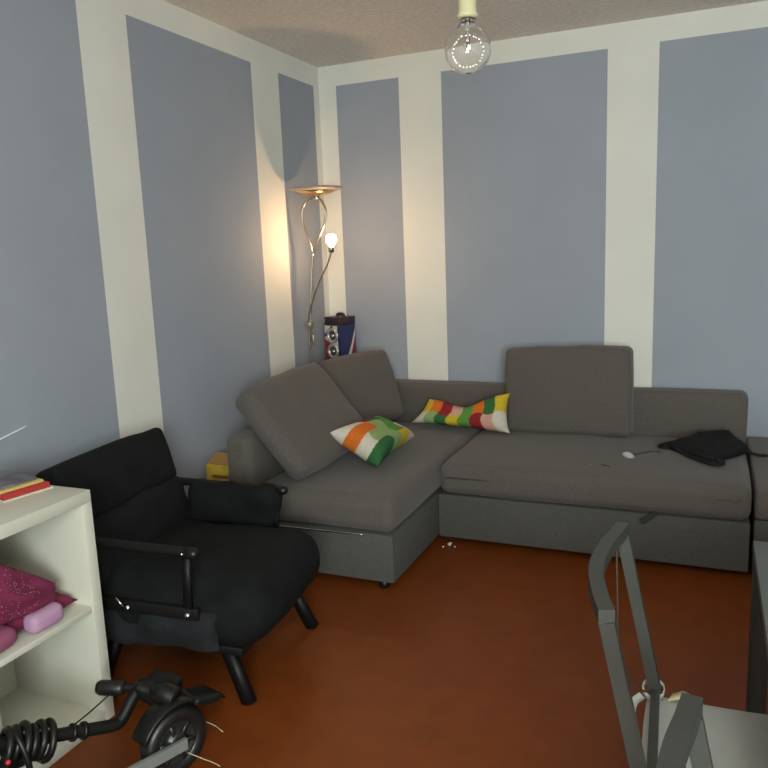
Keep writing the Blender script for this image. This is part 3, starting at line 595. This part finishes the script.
b = NB(); tube(b, [(-1.715, 0.90, 0.335), (-1.50, 0.80, 0.34), (-1.30, 0.74, 0.335)], 0.015, 12); obj('handlebar', b, M_BLACKM, SC)
b = NB(); tube(b, [(-1.40, 0.77, 0.34), (-1.24, 0.72, 0.333)], 0.021, 12); obj('grip', b, M_RUBBER, SC)
# grey bar from the front hub to the deck, deck
b = NB(); sweep(b, [WC+ax*0.04+dr*0.015, WC+ax*0.04-dr*0.18+Vector((0, 0, 0.012)), WC+ax*0.04-dr*0.56+Vector((0, 0, 0.03))], rect(0.012, 0.034), upv=(0, 0, 1)); tag(obj('side_bar', b, mat('pale_grey_metal', (0.24, 0.26, 0.25), 0.4, 0.2), SC, angle=40), 'pale grey metal side bar')
b = NB(); sweep(b, [WC-dr*0.20+Vector((0, 0, -.03)), RC+dr*0.13+Vector((0, 0, -.03))], rect(0.12, 0.03)); obj('deck', b, M_BLACKP, SC, angle=40)
for pts in ([(-1.40, 1.69, 0.10), (-1.385, 1.70, 0.09), (-1.35, 1.70, 0.084), (-1.314, 1.688, 0.08)], [(-1.345, 1.56, 0.09), (-1.293, 1.564, 0.08), (-1.26, 1.562, 0.079), (-1.231, 1.555, 0.08)]):
    b = NB(); tube(b, pts, 0.0012, 6); obj('loose_wire', b, mat('pale_wire', (0.6, 0.55, 0.42), 0.5), SC)
# coiled cable lock round the stem
CL = empty('cable_lock', (-1.655, 1.28, 0.17), 'black coiled cable lock with a red key cap on the scooter stem', 'lock')
b = NB(); P = []; c0 = Vector((-1.628, 1.338, 0.221)); c1 = Vector((-1.678, 1.222, 0.262)); tdir = (c1-c0).normalized(); sA = tdir.cross(Vector((0, 0, 1))).normalized(); sB = sA.cross(tdir)
for k in range(0, 6*16+1):
    a = 2*math.pi*k/16; r = 0.044+0.006*math.sin(a*0.37); p = c0+(c1-c0)*(k/96)+sA*r*math.cos(a)+sB*r*math.sin(a); P.append(p-Vector((0, 0, 0.008)))
sweep(b, P, circ(0.0105, 8), upv=tdir); obj('coil', b, M_BLACKP, CL)
b = NB(); softbox(b, (0, 0, 0), (0.022, 0.04, 0.022), 0.015, M=Matrix.Translation((-1.645, 1.21, 0.212)) @ Matrix.Rotation(0.4, 4, 'Z'), n=4); obj('lock_body', b, M_BLACKP, CL)
b = NB(); lathe(b, [(0, 0.006), (0.006, 0.005), (0.008, 0.0)], 12, to((-1.628, 1.205, 0.235), (0.6, -0.6, 0.5))); tag(obj('key_cap', b, mat('red_plastic', (0.5, 0.02, 0.03), 0.4), CL), 'red key cap')
b = NB(); tube(b, [(-1.66, 1.25, 0.29), (-1.625, 1.245, 0.265), (-1.605, 1.245, 0.215), (-1.61, 1.25, 0.15)], 0.0085, 8); obj('cable_end', b, M_BLACKP, CL)

# ------------------------------------------------------------------ crumbs on the floor
for i, (x, y, s) in enumerate(((-1.18, 3.475, 0.012), (-1.205, 3.44, 0.006), (-1.15, 3.46, 0.005))):
    b = NB(); t = bmesh.new(); bmesh.ops.create_icosphere(t, subdivisions=2, radius=s)
    for v in t.verts: v.co = v.co*(1+0.6*noise.noise(v.co*150+Vector((i, 0, 0)))); v.co.z *= 0.7
    lo = min(v.co.z for v in t.verts); merge(b, t, Matrix.Translation((x, y, -lo)))
    tag(obj('floor_crumb', b, M_DEBRIS), ('largest pale crumb on the floor at the inner corner of the sofa' if i == 0 else 'tiny pale crumb beside the larger one at the inner sofa corner'), 'crumb', 'crumbs in the sofa corner')
